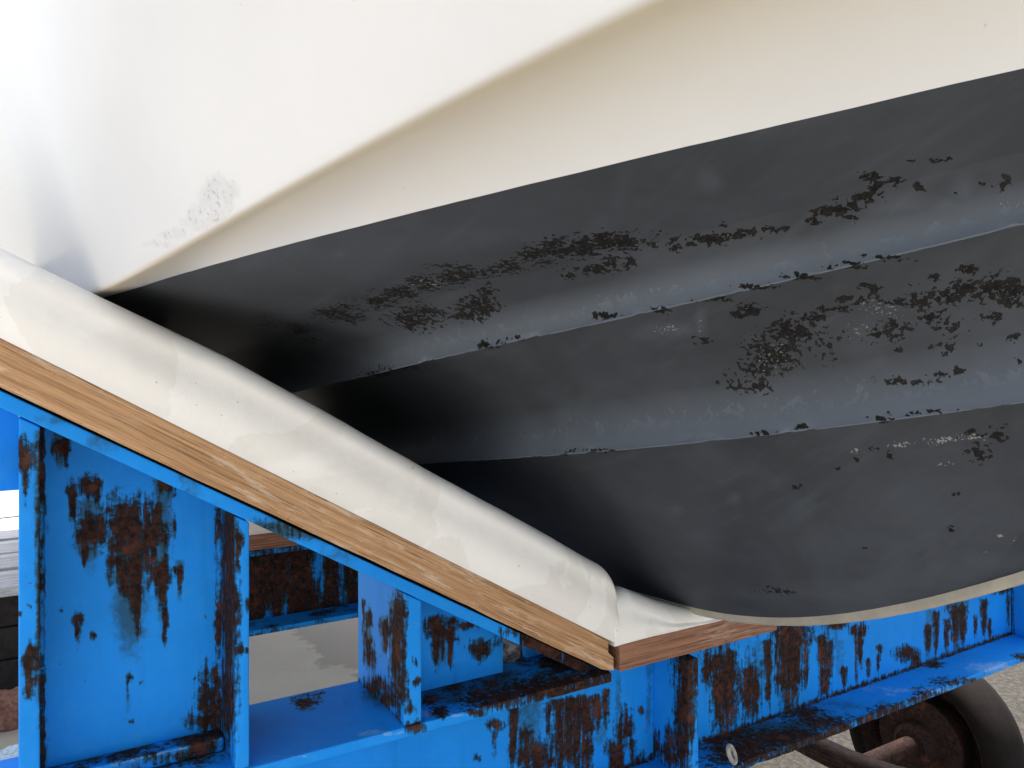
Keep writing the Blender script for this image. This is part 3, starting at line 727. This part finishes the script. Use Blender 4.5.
boat = empty('boat', (0, 1., H-.5))
tag(boat, 'white boat with a flaking dark antifouled bottom and stepped spray rails, resting on the cradle', 'boat')
mb = MB(); mb.add(BOT, grid_faces(*BOT.shape[:2], flip=False)); mirror_into(mb, BOT)
V, F = mb.out()
bottom = mk('hull_bottom', V, F, ANTI, boat, attr=anti_attr(V))

for PE, PL, kk in ((PE1, PL1, kx[1]), (PE2, PL2, kx[2])):
    # spray rail: tangent to the bottom above, sharp lower edge, flat underside
    tot = np.linalg.norm(np.diff(BOT, axis=1), axis=2).sum(1).mean()
    it = max(2, int((kk-.15/tot)*(NS-1)))
    T = BOT[:, it]; nv = np.cross(BOT[:, it+1]-BOT[:, it], np.gradient(BOT[:, it], axis=0)); nv /= np.linalg.norm(nv, axis=1, keepdims=True)
    nv *= np.sign(-nv[:, :1]-nv[:, 2:3]+1e-9)                 # outboard and down
    T = T-nv*.0012
    M = T+(PL-T)*.58+nv*.001
    q = np.linspace(0, 1, 44)[None, :, None]
    up = (1-q)**2*T[:, None]+2*q*(1-q)*M[:, None]+q**2*PE[:, None]
    eround = np.stack([PE+[.0012, 0, -.0012], PE+[.0035, 0, -.0010]], 1)
    q2 = np.linspace(.12, 1.12, 10)[None, :, None]
    un = PE[:, None]*(1-q2)+PL[:, None]*q2
    S = np.concatenate([up, eround, un], 1)
    # torn, nicked lower edge
    w = fbm(S.reshape(-1, 3), 55, 4, 12).reshape(S.shape[:2]); near = np.exp(-((np.arange(S.shape[1])-44)/3.)**2)[None, :]
    S = S+near[..., None]*np.clip(w-.52, 0, 1)[..., None]*np.array([.016, 0, .010])
    mb = MB(); mb.add(S, grid_faces(*S.shape[:2])); mirror_into(mb, S, (6, 3))
    V, F = mb.out()
    R, G, B = anti_attr(V)
    cols = np.tile(np.arange(S.shape[1]), S.shape[0]); sky_tint = np.where(cols < 45, np.clip((cols-16)/24., 0, 1), 0)*.85  # paler blue towards the rail edge: skylight put into the colour
    G[:S.shape[0]*S.shape[1]] = np.maximum(G[:S.shape[0]*S.shape[1]], sky_tint)
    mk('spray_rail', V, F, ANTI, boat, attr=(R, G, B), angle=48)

# topside with the chine rounded under to the waterline
sC = stations(C_, tau)
gz = np.clip(H+.66+.22*np.clip((sC+.2)/1.5, 0, 1)**1.5, 0, 9)
gb = C_.b(sC)+.17+.10*np.clip((sC+.2)/1.2, 0, 1)
se_g = 1.62
sG = np.where(tau < 0, sC, -.2+(se_g+.2)*np.clip(tau, 0, 1))
gb = 1.145*(1-np.clip(sG/se_g, 0, 1)**2.3)+.26*np.tanh((np.sqrt(sG*sG+.16)-sG-.12)/2/1.2)*1.2*np.clip((1.6-sG)/1.6, 0, 1)
PG = np.stack([-gb, -sG, gz], -1)
qs = np.concatenate([np.linspace(0, .85, 40), np.linspace(.86, 1, 34)])[None, :, None]
mid = (PG+PC)/2+np.stack([.02+0*gb, 0*gb, 0*gb], -1)
TS = (1-qs)**2*PG[:, None]+2*qs*(1-qs)*mid[:, None]+qs**2*PC[:, None]
qb = np.linspace(.025, 1, 48)[None, :, None]
ctl = PC+(PW-PC)*np.array([.60, .60, .26])
UB = (1-qb)**2*PC[:, None]+2*qb*(1-qb)*ctl[:, None]+qb**2*PW[:, None]
TS = np.concatenate([TS, UB], 1)
kC = 73
for it in range(14):
    a, b = kC-9, kC+10
    TS[:, a:b] = .25*TS[:, a-1:b-1]+.5*TS[:, a:b]+.25*TS[:, a+1:b+1]
mb = MB(); mb.add(TS, grid_faces(*TS.shape[:2])); mirror_into(mb, TS, (6, 3))
V, F = mb.out()
R = marks(V, [(214, 199, 15, 18, .95), (204, 213, 14, 12, .85), (229, 190, 10, 9, .75), (194, 224, 14, 8, .75), (176, 234, 18, 6, .7), (157, 244, 16, 5, .65), (210, 218, 16, 5, .8)], [], 120)
R[V[:, 0] > 0] = 0
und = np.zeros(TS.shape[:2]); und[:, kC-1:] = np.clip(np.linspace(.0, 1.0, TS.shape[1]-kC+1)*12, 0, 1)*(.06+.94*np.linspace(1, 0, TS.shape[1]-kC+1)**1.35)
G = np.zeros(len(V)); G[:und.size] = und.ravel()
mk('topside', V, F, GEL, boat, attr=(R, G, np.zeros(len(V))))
# deck, transom, rubbing strake, keel band
dk = np.stack([PG+[0.004, 0, 0], PG*[0, 1, 1]+np.stack([0*gb, 0*gb, .06*gb], -1), PG*[-1, 1, 1]-[0.004, 0, 0]], 1)
mk('deck', dk, grid_faces(*dk.shape[:2], flip=True), GEL, boat, attr=(np.zeros(dk.size//3),)*3)
tr = np.concatenate([TS[0], BOT[0, 1:]], 0); tr = np.stack([tr, tr*[-1, 1, 1]], 1)
mk('transom', tr, grid_faces(*tr.shape[:2]), GEL, boat, attr=(np.zeros(tr.size//3),)*3)
for s in (-1, 1):
    V, F = tube(PG[::4]*[-s, 1, 1], .022, 10); mk('rubbing_strake', V, F, KEELM, boat)
kp = np.concatenate([PK[:, :], np.stack([PE2[-1], PE1[-1], PW[-1], PC[-1], PG[-1]])])*[0, 1, 1]
d = np.gradient(kp, axis=0); d /= np.linalg.norm(d, axis=1, keepdims=True)
nrm = np.stack([0*d[:, 0], d[:, 2], -d[:, 1]], -1); nrm *= np.sign(-nrm[:, 2:3]*1.0+1e-6*0+(-nrm[:, 1:2])*.0+1e-9)
hw = .0165
prof = [(-hw, -.004), (-hw-.001, .002), (-hw-.001, .007), (-hw+.003, .0105), (hw-.003, .0105), (hw+.001, .007), (hw+.001, .002), (hw, -.004)]
KB = np.stack([kp+np.array([a, 0, 0])+nrm*b for a, b in prof], 1)
KB += (fbm(KB.reshape(-1, 3), 40, 3, 5).reshape(KB.shape[:2])[..., None]-.5)*.0008
mk('keel_band', KB, grid_faces(*KB.shape[:2]), KEELM, boat, angle=45)

# ------------------------------------------------------------------ padding
def hull_z(x, y):
    """height of the bottom under a point, from the lines near the frame"""
    s = -y
    bx = np.array([-W_.b(np.array(s)), -E1_.b(np.array(s))+.085, -E2_.b(np.array(s))+.085, 0.]).astype(float)
    bz = np.array([W_.z(np.array(s)), E1_.z(np.array(s))+.024, E2_.z(np.array(s))+.024, K_.z(np.array(s))]).astype(float)
    return np.interp(x, bx, bz)

def pad_roll(x0, x1, zbase, height, label, y0=-.006, y1=.206, seed=0, end=None, n=260, lap=True):
    m = 90
    xs = np.concatenate([[x0, x0+.003], np.linspace(x0+.008, x1-.03, n), x1-.03+.03*np.sin(np.linspace(.1, 1, 12)*np.pi/2)])
    th = np.linspace(-.12, np.pi+.12, m)
    yc, hw = (y0+y1)/2, (y1-y0)/2
    P = np.empty((len(xs), m, 3))
    for i, x in enumerate(xs):
        hh = height(x); rf = min(.028, hh*.62); d = y1-y0
        a = np.linspace(0, np.pi/2, 22)
        fy = np.concatenate([np.zeros(26), rf-rf*np.cos(a), np.linspace(rf+.006, d-.03, 28), d-.03+.03*np.sin(np.linspace(.2, np.pi/2, 6)), np.full(m-82, d)])
        fz = np.concatenate([np.linspace(0, hh-rf, 27)[:26], hh-rf+rf*np.sin(a), hh-.22*hh*np.linspace(.01, 1, 28), hh*.78-.03*(1-np.cos(np.linspace(.2, np.pi/2, 6))), np.linspace(hh*.78-.036, 0, m-82)])
        fy[:26] -= .005*np.sin(np.linspace(0, np.pi, 26))**2
        yy = fy-d/2; zz = fz/hh
        k = 1.
        e = (x1-x)/.03
        if e < 1: k = math.sqrt(max(0, 1-(1-e)**2))*.28+.72
        xq = np.maximum(x, XL+.06+.44*np.clip((fy+y0-.12)/.4, 0, 1)) if d > .4 else np.full(m, x)
        P[i, :, 0] = xq; P[i, :, 1] = yc+yy*(1 if k == 1 else .98+.02*k)
        P[i, :, 2] = zbase(xq)+np.maximum(zz, 0)*hh*k-.001
    f = P.reshape(-1, 3)
    w = (fbm(f*np.array([.8, 1, 1]), 9, 3, seed)-.5)*.007+(fbm(f, 45, 3, seed+4)-.5)*.0012
    lapz = 0
    up = np.clip(np.sin(th), 0, 1)[None, :].repeat(len(xs), 0).reshape(-1)
    f[:, 2] += w*np.clip(up*2, 0, 1)
    f[:, 1] += -np.cos(th)[None, :].repeat(len(xs), 0).reshape(-1)*(w*.9)*np.clip(up*3, .0, 1)
    R = np.zeros(len(f)); G = np.zeros(len(f))
    if lap:   # the cover's overlapped edge along the lower front
        hfrac = (f[:, 2]-np.array([zbase(x) for x in xs]).repeat(m))/np.array([height(x) for x in xs]).repeat(m)
        edge = .30+.16*(fbm(np.stack([f[:, 0], 0*f[:, 0], 0*f[:, 0]], -1), 5, 3, seed+9)-.5)*2+.12*np.sin(f[:, 0]*9)
        inl = (f[:, 1] < yc-.02)
        f[:, 1] -= np.where(inl,   .0012*np.clip((edge-hfrac)/.30+.5, 0, 1), 0)*np.clip((f[:, 0]-x0)/.1, 0, 1)
        R = np.where(inl, np.clip(1-np.abs(hfrac-edge)/.05, 0, 1)*.25, 0)+np.where(inl, np.clip(.16-hfrac, 0, .16)*3, 0)
    mb = MB(); mb.add(P, grid_faces(len(xs), m, flip=True))
    # closing ends: fans of quads to the centre line of the base
    for ei, flip in ((0, False), (len(xs)-1, True)):
        r = P[ei]; c = r.copy(); c[:, 2] = r[0, 2]; c[:, 1] = np.clip(c[:, 1], y0+.02, y1-.02)
        mb.add(np.stack([r, c], 0), grid_faces(2, m, flip=flip))
    V, F = mb.out()
    z = np.zeros(len(V)); z[:len(R)] = R
    return tag(mk('padding_roll', V, F, PAD, attr=(z, 0*z, 0*z)), label, 'padding')
pad_roll(XL+.06, X(616.5), lambda x: z_wt(x), lambda x: .124-.02*np.clip((-.85-x)/.25, 0, 1), 'long white padded roll lying on the sloping timber against the hull', seed=3, y1=1.31, lap=False)  # carried far back out of view to darken the hull above it
pp = np.array([on_plane(618, 585, .035), on_plane(652, 598, .035), on_plane(692, 607.5, .035)])
pad_roll(X(613), .19, lambda x: ZT2, lambda x: max(.010, float(np.interp(x, pp[:, 0], pp[:, 1]-ZT2))), 'short white pad squeezed between the level timber and the keel', seed=8, n=90, lap=False, y0=-.004)
pad_roll(-.65, .65, lambda x: ZF+DZ+.049, lambda x: .055, 'pale pad on the far shaded timber, seen through the opening', y0=YR, y1=YR+.2, seed=14, n=60, lap=False)

# ------------------------------------------------------------------ small things about
def at_ground(px, py, z=0.):
    dep = FPX*(H-z)/(py-HZ); rt = (px-512)/FPX*dep
    return np.array([CX+PX_*rt+PY_*dep, CY-PY_*rt+PX_*dep, z])

# loop of rope hanging at the beam's lower edge
a = np.linspace(0, 2*np.pi, 28, endpoint=False)
lx, lz = on_plane(731, 757, -.012)
loop = np.stack([lx+.007*np.cos(a)+.009*np.sin(a), np.full(28, -.014)+.003*np.cos(a), lz+.006-.017*np.sin(a)+.004*np.cos(a)], -1)
V, F = tube(loop, .0045, 8, True)
tag(mk('rope_loop', V, F, ROPE), 'small pale rope loop at the rusty lower edge of the blue beam', 'rope')
# crumpled rag wedged behind the small blue panel
rx, rz = on_plane(512, 642, .12)
nu, nv_ = 26, 18
U, Vv = np.meshgrid(np.linspace(0, np.pi, nu), np.linspace(0, 2*np.pi, nv_, endpoint=False), indexing='ij')
S = np.stack([np.sin(U)*np.cos(Vv)*.022, np.sin(U)*np.sin(Vv)*.02, np.cos(U)*.036], -1)
S = S*(1+.9*(fbm(S.reshape(-1, 3), 70, 4, 4).reshape(nu, nv_)[..., None]-.5))+np.array([rx, .125, rz])
tag(mk('rag', S, grid_faces(nu, nv_, wrap=True), RAG), 'crumpled grey rag stuffed beside the small blue web panel', 'rag')
# things on the ground at the far left, beyond the cradle
p = at_ground(2, 694)
names = ['silvered board nearest the cradle on the dark crate at the far left', 'second silvered board from the cradle on the dark crate at the far left', 'third silvered board from the cradle on the dark crate at the far left', 'fourth silvered board from the cradle on the dark crate at the far left', 'silvered board next to the farthest one on the dark crate at the far left', 'silvered board farthest from the cradle on the dark crate at the far left']
for i in range(6):
    V, F = rbox(-.55, .45, -.16, .16, 0, .045, .05, .006)
    an = -.06+.05*i; c, s = math.cos(an), math.sin(an)
    V = V@np.array([[c, s, 0], [-s, c, 0], [0, 0, 1]])
    tag(mk('silvered_board', V+[p[0], p[1]+.10+.37*i, .448+.004*(i % 2)], F, WOOD3, angle=40), names[i], 'board', 'boards laid on the dark crate at the far left')
mb = MB()  # dark bulk put where there is shade below the boards
for k in range(3): mb.add(*rbox(-.5, .4, 0, 2.1, .003+.148*k, .145+.148*k, .08, .01))
V, F = mb.out()
tag(mk('crate', V+[p[0], p[1], 0], F, m_plain('shade-dark wood', (.03, .027, .027), .9, spec=.1), angle=40), 'dark crate added as the shade under the silvered boards at the far left', 'crate')
p = at_ground(8, 722)
V, F = rbox(-.13, .13, -.08, .08, 0, .11, .012, .02); V += (np.stack([fbm(V, 14, 4, i) for i in range(3)], -1)-.5)*.05
tag(mk('stone', V+p+[0, 0, .003], F, BRICK), 'reddish rough stone on the ground at the far left', 'stone')
p = at_ground(-2, 780)
n1 = 40; A, B = np.meshgrid(np.linspace(-.35, .35, n1), np.linspace(-.22, .17, n1), indexing='ij')
S = np.stack([A, B, .012+.05*fbm(np.stack([A, B, 0*A], -1).reshape(-1, 3), 9, 4, 6).reshape(n1, n1)], -1)
S2 = S.copy(); S2[..., 2] -= .004
mb = MB(); mb.add(S+p, grid_faces(n1, n1)); mb.add(S2+p, grid_faces(n1, n1, flip=True))
tag(mk('plastic_sheet', *mb.out(), SHEET), 'crumpled pale blue sheet on the ground at the far left', 'sheet')

# ------------------------------------------------------------------ light, camera
SUN_EL = math.radians(69); SUN_DIR = np.array([.42, .91])      # horizontal direction towards the sun
SUN_DIR = SUN_DIR/np.linalg.norm(SUN_DIR)
w = bpy.data.worlds.new("World"); scene.world = w; w.use_nodes = True
nt = w.node_tree; nt.nodes.clear()
sky = nt.nodes.new('ShaderNodeTexSky'); sky.sky_type = 'NISHITA'; sky.sun_disc = False
sky.sun_elevation = SUN_EL; sky.sun_rotation = math.atan2(SUN_DIR[0], SUN_DIR[1])
sky.dust_density = 4.0; sky.air_density = 1.0; sky.ozone_density = 1.0
hs = nt.nodes.new('ShaderNodeHueSaturation'); hs.inputs['Saturation'].default_value = .42
bg = nt.nodes.new('ShaderNodeBackground'); bg.inputs[1].default_value = .12
wo = nt.nodes.new('ShaderNodeOutputWorld')
nt.links.new(sky.outputs[0], hs.inputs['Color']); nt.links.new(hs.outputs[0], bg.inputs[0]); nt.links.new(bg.outputs[0], wo.inputs[0])
sl = bpy.data.lights.new('sun', 'SUN'); sl.energy = 3.0; sl.angle = math.radians(1.5); sl.color = (1, .965, .92)
so = bpy.data.objects.new('sun', sl); COL.objects.link(so)
v = Vector((SUN_DIR[0]*math.cos(SUN_EL), SUN_DIR[1]*math.cos(SUN_EL), math.sin(SUN_EL)))
so.rotation_euler = v.to_track_quat('Z', 'Y').to_euler(); so.location = v*20

cam = bpy.data.cameras.new('camera'); co = bpy.data.objects.new('camera', cam); COL.objects.link(co)
cam.sensor_width = 36; cam.lens = FPX/1024*36; cam.shift_y = (HZ-384)/1024
co.location = (CX, CY, H); co.rotation_euler = (math.pi/2, 0, -math.atan2(PY_, PX_))
cam.clip_start = .02; cam.clip_end = 2000
scene.camera = co
scene.view_settings.view_transform = 'Standard'; scene.view_settings.look = 'None'
scene.view_settings.exposure = 1.75; scene.view_settings.gamma = 1
scene.render.engine = 'CYCLES'
scene.cycles.max_bounces = 10; scene.cycles.diffuse_bounces = 6
